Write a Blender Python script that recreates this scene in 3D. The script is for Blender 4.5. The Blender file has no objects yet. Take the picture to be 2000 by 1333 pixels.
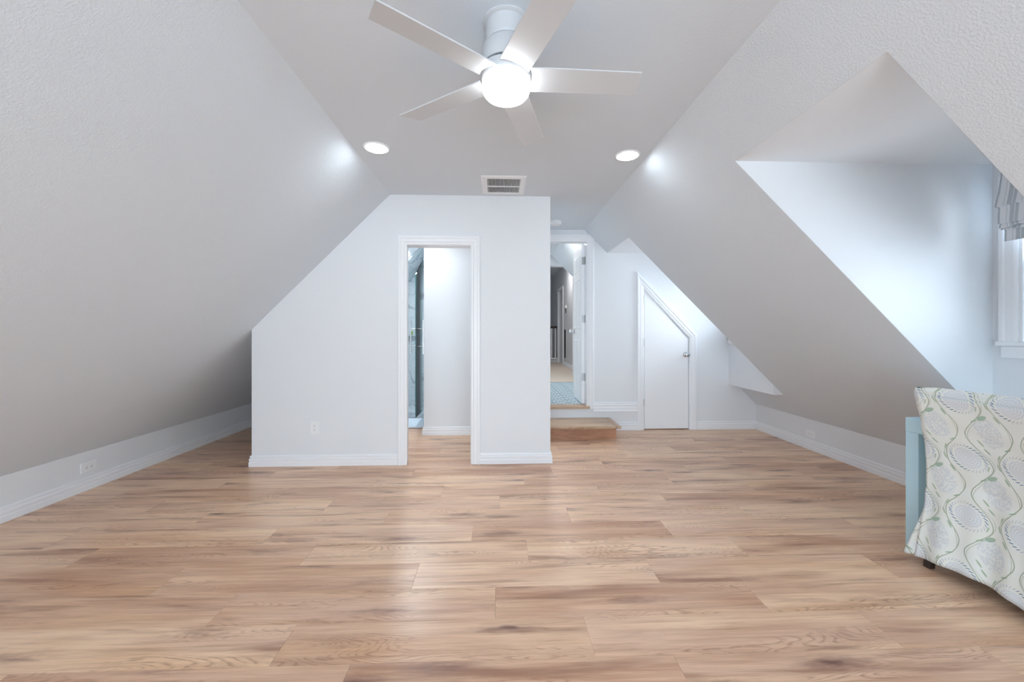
import bpy, bmesh, math, random
from mathutils import Vector, Matrix
random.seed(7)
C = bpy.context.scene.collection
scn = bpy.context.scene

# ------------------------------------------------------------------ camera
cam_d = bpy.data.cameras.new('camera'); cam = bpy.data.objects.new('camera', cam_d); C.objects.link(cam)
cam_d.sensor_fit = 'HORIZONTAL'; cam_d.sensor_width = 36.0; cam_d.lens = 778/2000*36
cam_d.shift_y = -18.5/2000
cam_d.clip_start = 0.02
YAW = math.atan(28/778)
cam.location = (0, 0, 1.22); cam.rotation_euler = (math.pi/2, 0, -YAW)
scn.camera = cam

# ------------------------------------------------------------------ world, exposure, big lights
scn.view_settings.view_transform = 'Standard'; scn.view_settings.look = 'None'
scn.view_settings.gamma = 1.0; scn.view_settings.use_curve_mapping = False
scn.view_settings.exposure = 0.24
w = bpy.data.worlds.new('sky'); scn.world = w; w.use_nodes = True
bg = w.node_tree.nodes['Background']; bg.inputs[0].default_value = (.755, .885, 1, 1); bg.inputs[1].default_value = 9.2
scn.cycles.max_bounces = 14; scn.cycles.diffuse_bounces = 10; scn.cycles.glossy_bounces = 4
scn.cycles.transparent_max_bounces = 16
scn.cycles.sample_clamp_indirect = 6.0
scn.cycles.use_denoising = True

K_WIN, K_REAR, K_DOWN, K_FAN = 1.0, 1.0, 1.0, 1.0
def area(name, loc, rot, sx, sy, power, col=(1, 1, 1)):
    d = bpy.data.lights.new(name, 'AREA'); d.shape = 'RECTANGLE'; d.size = sx; d.size_y = sy; d.energy = power; d.color = col
    o = bpy.data.objects.new(name, d); C.objects.link(o); o.location = loc; o.rotation_euler = rot
    return o
H90 = math.pi/2
DAY = (.88, .945, 1)
# daylight outside both dormer windows, plus a fill at the added rear window
area('daylight_near_dormer', (3.35, 1.78, 1.75), (0, H90, 0), 1.2, 1.2, 2*K_WIN, DAY)
area('daylight_far_dormer', (3.35, 4.46, 1.75), (0, H90, 0), 1.2, 1.2, 16*K_WIN, DAY)
area('fill_added_rear_window', (0, -3.0, 1.25), (H90, 0, 0), 3.4, 2.1, 30*K_REAR, DAY)  # unseen window, added as a light source behind the camera
for nm, loc, rot, sx, sy in (('portal_near_dormer', (3.03, 1.78, 1.6), (0, H90, 0), .9, .66), ('portal_far_dormer', (3.03, 4.4765, 1.6), (0, H90, 0), .9, .66),
                             ('portal_added_rear_window', (0, -2.73, .975), (H90, 0, 0), 3.4, 1.45)):
    area(nm, loc, rot, sx, sy, 1).data.cycles.is_portal = True
area('portal_added_roof_window', (-2.18, -1.35, 1.44), (0, -math.pi/4, 0), 1.25, 1.18, 1).data.cycles.is_portal = True  # portal of the unseen roof window, added to even out the light
# unseen fills added for bathroom, shower, landing; hall lamp read from its wall glow
area('bathroom_fill', (-1.0, 4.25, 2.44), (0, 0, 0), .18, .18, 12, (.95, .98, 1))
area('shower_fill', (-1.15, 5.3, 2.28), (0, 0, 0), .15, .15, 26, (.88, .95, 1))
area('landing_fill', (.7, 6.4, 2.72), (0, 0, 0), .2, .2, 22, (1, .95, .90))
area('hall_lamp', (1.35, 9.6, 2.97), (0, 0, 0), .15, .15, 15, (1, .98, .97))

# ------------------------------------------------------------------ material helpers
def lin(r, g, b):
    f = lambda c: (c/255/12.92) if c <= 10 else ((c/255+.055)/1.055)**2.4
    return (f(r), f(g), f(b), 1)
def mat(name, col=(.8, .8, .8, 1), rough=.5, metal=0, spec=.5):
    m = bpy.data.materials.new(name); m.use_nodes = True
    b = m.node_tree.nodes['Principled BSDF']
    b.inputs['Base Color'].default_value = col; b.inputs['Roughness'].default_value = rough
    b.inputs['Metallic'].default_value = metal; b.inputs['Specular IOR Level'].default_value = spec
    return m
class X:
    """tiny expression layer over math nodes"""
    nt = None
    def __init__(s, sock): s.s = sock
    @staticmethod
    def op(o, *a, clamp=False):
        n = X.nt.nodes.new('ShaderNodeMath'); n.operation = o; n.use_clamp = clamp
        for i, v in enumerate(a):
            if isinstance(v, X): X.nt.links.new(v.s, n.inputs[i])
            else: n.inputs[i].default_value = v
        return X(n.outputs[0])
    def __add__(s, o): return X.op('ADD', s, o)
    __radd__ = __add__
    def __sub__(s, o): return X.op('SUBTRACT', s, o)
    def __rsub__(s, o): return X.op('SUBTRACT', o, s)
    def __mul__(s, o): return X.op('MULTIPLY', s, o)
    __rmul__ = __mul__
    def __truediv__(s, o): return X.op('DIVIDE', s, o)
def xabs(a): return X.op('ABSOLUTE', a)
def xsin(a): return X.op('SINE', a)
def xcos(a): return X.op('COSINE', a)
def xfrac(a): return X.op('FRACT', a)
def xfloor(a): return X.op('FLOOR', a)
def xmin(a, b): return X.op('MINIMUM', a, b)
def xmax(a, b): return X.op('MAXIMUM', a, b)
def xpow(a, b): return X.op('POWER', a, b)
def sstep(a, lo, hi):
    n = X.nt.nodes.new('ShaderNodeMapRange'); n.interpolation_type = 'SMOOTHSTEP'
    X.nt.links.new(a.s, n.inputs[0])
    n.inputs[1].default_value = min(lo, hi); n.inputs[2].default_value = max(lo, hi)
    n.inputs[3].default_value, n.inputs[4].default_value = (0, 1) if lo < hi else (1, 0)
    return X(n.outputs[0])
def comb(x, y, z):
    n = X.nt.nodes.new('ShaderNodeCombineXYZ')
    for i, v in enumerate((x, y, z)):
        if isinstance(v, X): X.nt.links.new(v.s, n.inputs[i])
        else: n.inputs[i].default_value = v
    return n.outputs[0]
def coords(kind='Object'):
    t = X.nt.nodes.new('ShaderNodeTexCoord'); sp = X.nt.nodes.new('ShaderNodeSeparateXYZ')
    X.nt.links.new(t.outputs[kind], sp.inputs[0])
    return [X(sp.outputs[i]) for i in range(3)]
def position():
    t = X.nt.nodes.new('ShaderNodeNewGeometry'); sp = X.nt.nodes.new('ShaderNodeSeparateXYZ')
    X.nt.links.new(t.outputs['Position'], sp.inputs[0])
    return [X(sp.outputs[i]) for i in range(3)]
def noise(vec, scale=1, detail=3, rough=.5, dist=0):
    n = X.nt.nodes.new('ShaderNodeTexNoise'); n.inputs['Scale'].default_value = scale
    n.inputs['Detail'].default_value = detail; n.inputs['Roughness'].default_value = rough; n.inputs['Distortion'].default_value = dist
    X.nt.links.new(vec, n.inputs['Vector']); return X(n.outputs['Fac'])
def voro(vec, scale=1, rnd=1, feature='F1', out='Distance'):
    n = X.nt.nodes.new('ShaderNodeTexVoronoi'); n.feature = feature; n.inputs['Scale'].default_value = scale
    n.inputs['Randomness'].default_value = rnd
    X.nt.links.new(vec, n.inputs['Vector']); return X(n.outputs[out])
def mixc(f, a, b):
    n = X.nt.nodes.new('ShaderNodeMix'); n.data_type = 'RGBA'
    if isinstance(f, X): X.nt.links.new(f.s, n.inputs[0])
    else: n.inputs[0].default_value = f
    for i, v in ((6, a), (7, b)):
        if isinstance(v, tuple): n.inputs[i].default_value = v
        else: X.nt.links.new(v, n.inputs[i])
    return n.outputs[2]
def set_col(m, sock): m.node_tree.links.new(sock, m.node_tree.nodes['Principled BSDF'].inputs['Base Color'])
def set_bump(m, h, strength=.3, dist=.002):
    b = m.node_tree.nodes.new('ShaderNodeBump'); b.inputs['Strength'].default_value = strength; b.inputs['Distance'].default_value = dist
    m.node_tree.links.new(h.s, b.inputs['Height']); m.node_tree.links.new(b.outputs[0], m.node_tree.nodes['Principled BSDF'].inputs['Normal'])
def begin(name, *a, **k):
    m = mat(name, *a, **k); X.nt = m.node_tree; return m

def wall_paint(name, col, tex):
    m = begin(name, col, .62, spec=.3)
    p = position(); v = comb(*p)
    n = noise(v, 125, 3, .55); n2 = noise(v, 34, 2)
    set_bump(m, sstep(n, .40, .66) + n2*.5, tex, .003)
    return m
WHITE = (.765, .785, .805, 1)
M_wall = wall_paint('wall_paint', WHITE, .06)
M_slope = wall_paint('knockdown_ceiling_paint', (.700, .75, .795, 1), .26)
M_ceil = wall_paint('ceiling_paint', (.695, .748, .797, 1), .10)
M_dorm = wall_paint('dormer_paint', WHITE, .12)
M_hall = wall_paint('grey_hall_paint', (.62, .635, .66, 1), .05)
M_trim = mat('gloss_trim_paint', (.845, .86, .88, 1), .35)
M_door = mat('door_paint', (.87, .885, .905, 1), .38)
M_plastic = mat('white_plastic', (.84, .85, .86, 1), .35)
M_slot = mat('dark_slot', (.05, .05, .055, 1), .6)
M_dark = mat('dark_void', (.035, .037, .04, 1), .8)
M_chrome = mat('brushed_chrome', (.62, .63, .65, 1), .22, 1)
M_nickel = mat('satin_nickel_hinge', (.42, .43, .43, 1), .38, 1)
M_fan = mat('white_fan_enamel', (.60, .62, .64, 1), .35)
M_blue = mat('pale_blue_lacquer', lin(192, 227, 241), .38)
M_foot = mat('dark_stained_wood', (.035, .02, .016, 1), .35)
M_vinylsash = mat('white_vinyl', (.88, .9, .92, 1), .3)
M_carpet = begin('beige_carpet', (.5, .44, .38, 1), .95)
_p = position(); _n = noise(comb(*_p), 220, 2)
set_col(M_carpet, mixc(_n, lin(186, 172, 158), lin(214, 203, 190))); set_bump(M_carpet, _n, .6, .004)

def emit(name, col, s):
    m = bpy.data.materials.new(name); m.use_nodes = True; b = m.node_tree.nodes['Principled BSDF']
    b.inputs['Base Color'].default_value = (.9, .9, .9, 1); b.inputs['Emission Color'].default_value = col; b.inputs['Emission Strength'].default_value = s
    return m
M_down = emit('lit_downlight_lens', (.86, .94, 1, 1), 52*K_DOWN)
M_fanlens = emit('lit_opal_glass', (.92, .965, 1, 1), 7.5*K_FAN)

def glass(name, tint, gl=1.45):
    m = bpy.data.materials.new(name); m.use_nodes = True; nt = m.node_tree; nt.nodes.clear()
    o = nt.nodes.new('ShaderNodeOutputMaterial'); t = nt.nodes.new('ShaderNodeBsdfTransparent'); g = nt.nodes.new('ShaderNodeBsdfGlossy')
    f = nt.nodes.new('ShaderNodeFresnel'); f.inputs[0].default_value = gl
    t.inputs[0].default_value = tint; g.inputs['Roughness'].default_value = .02
    x = nt.nodes.new('ShaderNodeMixShader'); nt.links.new(f.outputs[0], x.inputs[0]); nt.links.new(t.outputs[0], x.inputs[1]); nt.links.new(g.outputs[0], x.inputs[2])
    nt.links.new(x.outputs[0], o.inputs[0]); return m
M_glass = glass('clear_window_glass', (.98, .99, 1, 1))
M_shglass = glass('shower_glass', (.93, .98, .985, 1), 1.22)
M_gledge = mat('green_glass_edge', (.05, .16, .16, 1), .15)

def wood(name, cols, rnd=True, axis=0, dark=1.0, rough=.33):
    """oak-look grain running along object X (axis 0)"""
    m = begin(name, (.5, .4, .3, 1), rough, spec=.45)
    x, y, z = coords('Object')
    if axis == 1: x, y = y, x
    oi = X.nt.nodes.new('ShaderNodeObjectInfo'); r = X(oi.outputs['Random'])
    r1 = xfrac(r*7.31); r2 = xfrac(r*13.7+.37); r3 = xfrac(r*29.3+.11)
    ox = r*61.0; oy = r1*37.0
    u = x+ox; v = y+oy
    # base tone per board and soft drifting blotches
    blot = noise(comb(u*1.2, v*7.0, z), 1, 3, .5)
    tone = sstep(blot*.95+r2*.30, .34, .80)
    base = mixc(tone, cols[0], cols[1])
    base = mixc(sstep(noise(comb(u*.8+9.0, v*6.0, z), 1, 2), .42, .70)*.85, base, cols[2])
    base = mixc(sstep(r3, .55, 1.0)*.22, base, cols[0])
    # fine fibres
    fib = noise(comb(u*4.0, v*300.0, z*20), 1, 3, .7)
    fib2 = noise(comb(u*2.2, v*52.0, z*8), 1, 3, .6)
    base = mixc(sstep(noise(comb(u*.9+53.0, v*5.0, z), 1, 2), .54, .72)*.5, base, cols[6] if len(cols) > 6 else cols[1])
    c = mixc(sstep(fib, .50, .68)*.50, base, cols[3])
    c = mixc(sstep(fib, .46, .30)*.30, c, cols[1])
    c = mixc(sstep(fib2, .48, .72)*.42, c, cols[3])
    c = mixc(sstep(fib2, .50, .30)*.35, c, cols[1])
    # cathedral figure: contour lines of a stretched field
    fld = noise(comb(u*1.5+4.0, v*9.0, z), 1, 2, .35, .25)
    cl = xfrac(fld*36.0)
    lines = sstep(cl, .0, .22)*sstep(cl, .60, .22)
    gate = sstep(noise(comb(u*.9+31.0, v*7.0, z), 1, 1), .52, .62)
    jit = sstep(noise(comb(u*26.0, v*60.0, z), 1, 2), .25, .6)
    c = mixc(lines*gate*jit*.52, c, cols[4])
    # dark mineral streaks and small knots lying in them
    st = noise(comb(u*.95+17.0, v*10.0, z), 1, 4, .6, .5)
    c = mixc(sstep(st, .52, .74)*(.80*dark), c, cols[4])
    kd = voro(comb(u*1.7, v*7.5, z*0.0), 1, 1)
    wob = noise(comb(u*14.0, v*60.0, z), 1, 3)
    halo = sstep(kd+(wob-.5)*.35, .36, .03)*sstep(st, .38, .54)
    c = mixc(halo*(.75*dark), c, lin(134, 98, 86))
    c = mixc(sstep(kd+(wob-.5)*.14, .105, .02)*(.75*dark), c, cols[5])
    set_col(m, c)
    set_bump(m, fib, .05, .001)
    b = m.node_tree.nodes['Principled BSDF']
    ro = X.op('ADD', fib2*.10, rough-.05); X.nt.links.new(ro.s, b.inputs['Roughness'])
    return m
OAK = [lin(196, 150, 121), lin(246, 213, 180), lin(222, 185, 160), lin(182, 138, 108), lin(152, 108, 85), lin(108, 76, 70), lin(222, 176, 132)]
M_plank = wood('oak_look_plank', OAK)
OAKL = [lin(182, 150, 122), lin(204, 178, 148), lin(190, 160, 138), lin(156, 120, 94), lin(134, 98, 74), lin(96, 68, 56)]
M_tread = wood('light_oak_tread', OAKL, dark=.4)
OAKR = [lin(172, 124, 96), lin(192, 146, 116), lin(178, 130, 106), lin(144, 98, 74), lin(128, 86, 66), lin(92, 60, 50)]
M_riser = wood('reddish_oak_riser', OAKR, dark=.6)

def marble(name):
    m = begin(name, (.6, .66, .7, 1), .18)
    p = position(); v = comb(p[0]*1.0, p[1]*1.0, p[2]*1.0)
    n = noise(v, 2.4, 4, .55, 1.2); l = sstep(xabs(n-.5), .030, .0)
    n2 = noise(v, 6.0, 3, .6, 1.6); l2 = sstep(xabs(n2-.52), .02, .0)
    cl = noise(v, 3.2, 3)
    c = mixc(cl, (.46, .55, .60, 1), (.62, .69, .73, 1))
    c = mixc(l*sstep(cl, .35, .6)*.75, c, (.17, .21, .25, 1)); c = mixc(l2*.3, c, (.3, .34, .38, 1))
    set_col(m, c); return m
M_marble = marble('veined_marble_tile')

def hall_tile():
    m = begin('blue_patterned_tile', (.5, .6, .7, 1), .35)
    x, y, z = coords('Object'); k = 5.05
    a = x*k; b = y*k     # object origin at tile centre, tile is 1/k wide -> a, b in -.5 .. .5
    r = X.op('SQRT', a*a+b*b); th = X.op('ARCTAN2', b, a)
    pet = r-(.26+.12*xcos(th*8.0))
    star = sstep(xabs(pet), .045, .015)
    core = sstep(r, .13, .09)
    ca = .5-xabs(a); cb = .5-xabs(b); rc = X.op('SQRT', ca*ca+cb*cb)
    corner = sstep(xabs(rc-.24), .05, .02); cdot = sstep(rc, .12, .08)
    dia = sstep(xabs(xabs(a)+xabs(b)-.46), .03, .01)
    c = mixc(sstep(pet, .03, -.03), lin(206, 222, 228), lin(150, 184, 198))
    c = mixc(star, c, lin(84, 116, 140)); c = mixc(core, c, lin(70, 100, 124)); c = mixc(sstep(r, .06, .03), c, lin(225, 235, 238))
    c = mixc(corner, c, lin(92, 128, 150)); c = mixc(cdot, c, lin(120, 158, 176)); c = mixc(dia*.8, c, lin(100, 134, 156))
    set_col(m, c); return m
M_htile = hall_tile()

def stripes():
    m = begin('striped_linen', (.8, .8, .8, 1), .9)
    x, y, z = position()
    f = xfrac(y/.078+.36)
    wide = sstep(f, .10, .13)*sstep(f, .62, .59)
    thin = sstep(f, .30, .32)*sstep(f, .36, .34)
    thin2 = sstep(f, .74, .76)*sstep(f, .80, .78)
    n = noise(comb(x*400.0, y*400.0, z*400.0), 1, 1)
    c = mixc(wide*(1.0-thin)+thin2*.8, lin(228, 232, 236), lin(186, 194, 200))
    c = mixc((n-.5)*.25, c, lin(150, 158, 166))
    set_col(m, c); set_bump(m, n, .2, .001); return m
M_stripe = stripes()

def print_fabric():
    m = begin('floral_print_cotton', lin(226, 226, 214), .85, spec=.2)
    uvx, uvy, _ = coords('UV')
    wob = noise(comb(uvx*1.0, uvy*1.0, 0.0), 9, 2)
    LX, LZ = .205, .277
    # lattice: medallions at integer (a, b); hydrangeas at half steps.  slight lean so that it runs diagonally
    a = (uvx-.180)/LX; b = (uvy-.897)/LZ
    TWO = 2*math.pi
    af = a+.5; ac = xfloor(af); la = (af-ac)-.5          # -.5 .. .5 around medallion column
    skew = (xsin(b*TWO))*.05
    lb = xfrac(b+.5)-.5
    q = .245+.175*xcos(b*TWO+.35)
    wig = xsin(b*TWO*3.0+a*2.0)*.008
    pos = xabs(la+skew+wig)-q
    lines = sstep(xabs(pos), .013, .005)
    # second thin vine shadowing the first one
    pos2 = xabs(la+skew-.012)-(q+.028+.022*xsin(b*TWO*2.0+1.0))
    lines2 = sstep(xabs(pos2), .011, .004)*.6
    base = mixc(noise(comb(uvx*1.0, uvy*1.0, 0.0), 5, 2), lin(232, 232, 221), lin(222, 229, 230))
    # --- medallion
    mx = (la+skew)*LX; my = lb*LZ
    r = X.op('SQRT', (mx*1.0)*(mx*1.0)+(my*1.12+.004)*(my*1.12+.004)); th = X.op('ARCTAN2', my, mx)
    scal = r+xabs(xsin(th*7.0))*.0035+(wob-.5)*.008
    rings = xfrac(scal/.0105)
    inm = sstep(scal, .056, .052)
    ringm = sstep(rings, .30, .42)*sstep(rings, .92, .80)*inm
    dots = sstep(xfrac(th*15.0), .35, .5)
    c = mixc(inm*.4, base, lin(222, 228, 235))
    c = mixc(ringm*(.22+.25*dots), c, lin(176, 185, 206))
    fr = sstep(r, .058, .061)*sstep(r, .073, .069)
    dash = sstep(xabs(xfrac(th*4.4+r*60.0)-.5), .26, .12)
    side = sstep(xabs(xsin(th-.5)), .98, .55)
    c = mixc(fr*dash*side*.95, c, lin(92, 126, 158))
    c = mixc(fr*dash*(1.0-side)*.4, c, lin(150, 166, 190))
    # --- hydrangea at the half step
    ha = xfrac(a)-.5; hb = xfrac(b)-.5
    hx = (ha-skew)*LX; hy = hb*LZ
    vd = voro(comb(uvx*1.0, uvy*1.0, 0.0), 130, .9)
    hr = X.op('SQRT', hx*hx*1.25+hy*hy*.72)+(noise(comb(uvx*1.0, uvy*1.0, 0.0), 60, 2)-.5)*.016
    inh = sstep(hr, .062, .050)
    petals = sstep(xabs(vd-.42), .14, .05)
    c = mixc(inh*.45, c, lin(222, 226, 226))
    c = mixc(inh*petals*.55, c, lin(176, 188, 204))
    # vines and leaves
    c = mixc(xmax(lines2*.8, lines*.85), c, lin(146, 160, 134))
    c = mixc(lines*sstep(wob, .45, .6)*.4, c, lin(132, 146, 124))
    # calyx leaf crowning each hydrangea
    cx = hx+.006; cy = hy-.066
    rot = .5
    lx = cx*math.cos(rot)+cy*math.sin(rot); ly = cy*math.cos(rot)-cx*math.sin(rot)
    leaf = sstep(X.op('SQRT', lx*lx+ly*ly*5.0)+xabs(xsin(lx*260.0))*.003, .026, .021)
    c = mixc(leaf*.8, c, lin(148, 178, 154))
    # small leaflets beside the vines
    def leaflet(ca, cb, rot, L, col, c):
        L *= 1.25
        dx = (xfrac(a-ca+.5)-.5)*LX; dy = (xfrac(b-cb+.5)-.5)*LZ
        px = dx*math.cos(rot)+dy*math.sin(rot); py = dy*math.cos(rot)-dx*math.sin(rot)
        f = sstep(X.op('SQRT', px*px+py*py*22.0), L, L*.75)
        return mixc(f*.85, c, col)
    G1, G2 = lin(146, 172, 146), lin(160, 180, 152)
    for (ca, cb, rot, L, g) in [(.40, .18, -.8, .015, G1), (.30, .30, -.9, .016, G2), (.60, .12, 1.2, .013, G2), (.70, -.25, -1.0, .016, G1),
                                (.36, -.12, 1.3, .012, G2), (.26, -.33, .6, .013, G1), (.56, -.05, -1.2, .014, G2), (.78, .28, .5, .013, G1)]:
        c = leaflet(ca, cb, rot, L, g, c)
    set_col(m, c)
    wv = noise(comb(uvx*1.0, uvy*1.0, 0.0), 14, 2)
    set_bump(m, wv, .25, .01)
    return m
M_print = print_fabric()
M_mat = begin('pale_blue_cotton_mat', lin(214, 228, 240), .95)
_p = position(); set_bump(M_mat, noise(comb(*_p), 160, 2), .8, .006)
M_soap = mat('green_soap', lin(128, 160, 60), .4)

# ------------------------------------------------------------------ mesh helpers
def obj(name, bm, m, parent=None, smooth=False, bevel=0, seg=2):
    me = bpy.data.meshes.new(name); bm.normal_update(); bm.to_mesh(me); bm.free()
    o = bpy.data.objects.new(name, me); C.objects.link(o)
    if m: me.materials.append(m)
    if parent: o.parent = parent
    if smooth:
        me.polygons.foreach_set('use_smooth', [True]*len(me.polygons))
        try: me.set_sharp_from_angle(angle=math.radians(38))
        except Exception: pass
    if bevel:
        b = o.modifiers.new('bevel', 'BEVEL'); b.width = bevel; b.segments = seg; b.limit_method = 'ANGLE'
    return o
def box(bm, x0, x1, y0, y1, z0, z1):
    vs = [bm.verts.new((x, y, z)) for z in (z0, z1) for y in (y0, y1) for x in (x0, x1)]
    for f in ((0, 2, 3, 1), (4, 5, 7, 6), (0, 1, 5, 4), (2, 6, 7, 3), (0, 4, 6, 2), (1, 3, 7, 5)): bm.faces.new([vs[i] for i in f])
    return bm
def B(*boxes):
    bm = bmesh.new()
    for b in boxes: box(bm, *b)
    return bm
def prism(bm, pts, axis, a0, a1):
    """pts: 2D outline; axis 'y': pts are (x,z); 'x': (y,z); 'z': (x,y)"""
    def P(p, a):
        return {'y': (p[0], a, p[1]), 'x': (a, p[0], p[1]), 'z': (p[0], p[1], a)}[axis]
    A = [bm.verts.new(P(p, a0)) for p in pts]; D = [bm.verts.new(P(p, a1)) for p in pts]
    bm.faces.new(A); bm.faces.new(D[::-1])
    n = len(pts)
    for i in range(n): bm.faces.new([A[i], D[i], D[(i+1) % n], A[(i+1) % n]])
    bmesh.ops.recalc_face_normals(bm, faces=bm.faces)
    return bm
def lathe(bm, prof, cx=0, cy=0, n=40, axis='z', base=0):
    rings = []
    for r, h in prof:
        ring = []
        for i in range(n):
            a = 2*math.pi*i/n
            if axis == 'z': p = (cx+r*math.cos(a), cy+r*math.sin(a), h)
            elif axis == 'y': p = (cx+r*math.cos(a), h, cy+r*math.sin(a))
            else: p = (h, cx+r*math.cos(a), cy+r*math.sin(a))
            ring.append(bm.verts.new(p))
        rings.append(ring)
    for a, b in zip(rings, rings[1:]):
        for i in range(n): bm.faces.new([a[i], a[(i+1) % n], b[(i+1) % n], b[i]])
    bm.faces.new(rings[0][::-1]); bm.faces.new(rings[-1])
    bmesh.ops.recalc_face_normals(bm, faces=bm.faces)
    return bm
def sweep(bm, path, up, prof, closed=False):
    """mitred sweep. path: 3D points in a plane with normal 'up'; prof: (lateral, up)"""
    up = Vector(up).normalized(); P = [Vector(p) for p in path]; n = len(P); rings = []
    for i in range(n):
        prv = P[i]-P[i-1] if (i > 0 or closed) else None
        nxt = P[(i+1) % n]-P[i] if (i < n-1 or closed) else None
        if prv is None: prv = nxt
        if nxt is None: nxt = prv
        l1 = prv.normalized().cross(up); l2 = nxt.normalized().cross(up)
        l = (l1+l2); l = l/max(1e-6, l.dot(l1))
        rings.append([bm.verts.new(P[i]+l*a+up*b) for a, b in prof])
    m = len(prof)
    rng = range(n) if closed else range(n-1)
    for i in rng:
        a, b = rings[i], rings[(i+1) % n]
        for j in range(m): bm.faces.new([a[j], b[j], b[(j+1) % m], a[(j+1) % m]])
    if not closed:
        bm.faces.new(rings[0][::-1]); bm.faces.new(rings[-1])
    bmesh.ops.recalc_face_normals(bm, faces=bm.faces)
    return bm
def tube(bm, pts, r, n=10):
    P = [Vector(p) for p in pts]; rings = []
    for i, p in enumerate(P):
        t = (P[min(i+1, len(P)-1)]-P[max(i-1, 0)]).normalized()
        s = t.orthogonal().normalized(); u = t.cross(s)
        rings.append([bm.verts.new(p+(s*math.cos(2*math.pi*k/n)+u*math.sin(2*math.pi*k/n))*r) for k in range(n)])
    for a, b in zip(rings, rings[1:]):
        for k in range(n): bm.faces.new([a[k], a[(k+1) % n], b[(k+1) % n], b[k]])
    bm.faces.new(rings[0][::-1]); bm.faces.new(rings[-1]); bmesh.ops.recalc_face_normals(bm, faces=bm.faces)
    return bm
def struct(o): o['kind'] = 'structure'; return o
def empty(name, loc=(0, 0, 0)):
    o = bpy.data.objects.new(name, None); C.objects.link(o); o.location = loc; o.empty_display_size = .05; return o
def tag(o, label, cat, group=None):
    o['label'] = label; o['category'] = cat
    if group: o['group'] = group
    return o
def child(name, bm, m, root, **k):
    """mesh given in world coordinates, stored relative to its root's origin"""
    for v in bm.verts: v.co -= root.location
    return obj(name, bm, m, root, **k)

# ------------------------------------------------------------------ room numbers (metres)
XL, XR = -3.165, 3.235            # knee walls
ZC = 2.475; CL, CR = -.985, 1.07  # flat ceiling between these
ZKL = ZC-(CL-XL); ZKR = ZC-(XR-CR)
YP, YB = 3.685, 4.883             # partition face, back wall face
YR = -2.6                         # rear wall
YN = 6.5                          # end of the low nook / shower
DX, DZ0, DZ1 = 2.889, .656, 2.193  # dormer window wall, slope meets it, dormer ceiling
DXT = CR+(ZC-DZ1)
D1 = (1.335, 2.225); D2 = (4.07, YB)

# floor slab with its planks
floor = struct(obj('floor', B((XL-.15, 3.4, YR-.1, YN+.1, -.12, -.008)), mat('subfloor', (.2, .16, .13, 1), .9)))
PW, PL = .2111, 1.2
offs = {-1: .662, 0: .366, 1: -.01, 2: -.41, 3: .165, 4: -.153, 5: .472, 6: .015, 7: .78, 8: .215, 9: .476, 10: .97, 11: .08, 12: .62, 13: -.2, 14: .3, 15: .9}
mesh_cache = {}
def plank_mesh(L, W):
    key = (round(L, 3), round(W, 3))
    if key in mesh_cache: return mesh_cache[key]
    bm = bmesh.new(); e = .0006; t = .0012
    x0, x1, y0, y1 = -L/2+.0003, L/2-.0003, -W/2+.0003, W/2-.0003
    lo = [bm.verts.new(p) for p in ((x0, y0, -.008), (x1, y0, -.008), (x1, y1, -.008), (x0, y1, -.008))]
    mi = [bm.verts.new(p) for p in ((x0, y0, -e), (x1, y0, -e), (x1, y1, -e), (x0, y1, -e))]
    hi = [bm.verts.new(p) for p in ((x0+t, y0+t, 0), (x1-t, y0+t, 0), (x1-t, y1-t, 0), (x0+t, y1-t, 0))]
    bm.faces.new(hi)
    for i in range(4):
        j = (i+1) % 4
        bm.faces.new((lo[i], lo[j], mi[j], mi[i])); bm.faces.new((mi[i], mi[j], hi[j], hi[i]))
    me = bpy.data.meshes.new('plank'); bm.normal_update(); bm.to_mesh(me); bm.free(); me.materials.append(M_plank)
    mesh_cache[key] = me; return me
rr = random.Random(3)
for r in range(-19, 24):
    y0, y1 = 1.48+PW*r, 1.48+PW*(r+1)
    y0 = max(y0, YR); y1 = min(y1, YN)
    spans = [(XL, XR)] if y0 < 4.7 else ([(XL, XR)] if y0 < YB else [(XL, -.5)])
    o0 = offs.get(r, rr.uniform(0, 1.2))
    for s0, s1 in spans:
        k = math.floor((s0-o0)/PL); x = o0+k*PL
        while x < s1-1e-4:
            a, b = max(x, s0), min(x+PL, s1)
            if b-a > .02:
                o = bpy.data.objects.new('plank', plank_mesh(b-a, y1-y0)); C.objects.link(o); o.parent = floor
                o.location = ((a+b)/2, (y0+y1)/2, 0)
            x += PL

# ceiling and slopes
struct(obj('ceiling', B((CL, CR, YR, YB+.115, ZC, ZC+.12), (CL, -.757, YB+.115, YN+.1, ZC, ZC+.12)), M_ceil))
def slope_right():
    bm = bmesh.new(); T = .10
    def strip(xa, xb, ya, yb):
        za, zb = ZC-(xa-CR), ZC-(xb-CR)
        prism(bm, [(xa, za), (xb, zb), (xb+T*.7, zb+T*.7), (xa+T*.7, za+T*.7)], 'y', ya, yb)
    strip(CR, DXT, YR, YB+.1); strip(DX, XR, YR, YB+.1)
    strip(DXT, DX, YR, D1[0]); strip(DXT, DX, D1[1], D2[0])
    bmesh.ops.remove_doubles(bm, verts=bm.verts, dist=1e-5)
    return bm
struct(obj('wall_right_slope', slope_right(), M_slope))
bm = bmesh.new(); T = .08
SKX0, SKX1, SKY0, SKY1 = -2.55, -1.65, -1.95, -.75      # unseen roof window behind the camera, added to brighten the right side
def left_strip(xa, xb, ya, yb):
    za, zb = ZC-(CL-xa), ZC-(CL-xb)
    prism(bm, [(xa, za), (xb, zb), (xb-T, zb+T), (xa-T, za+T)], 'y', ya, yb)
left_strip(CL, SKX1, YR, YN); left_strip(SKX0, XL, YR, YN); left_strip(SKX1, SKX0, YR, SKY0); left_strip(SKX1, SKX0, SKY1, YN)
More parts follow.
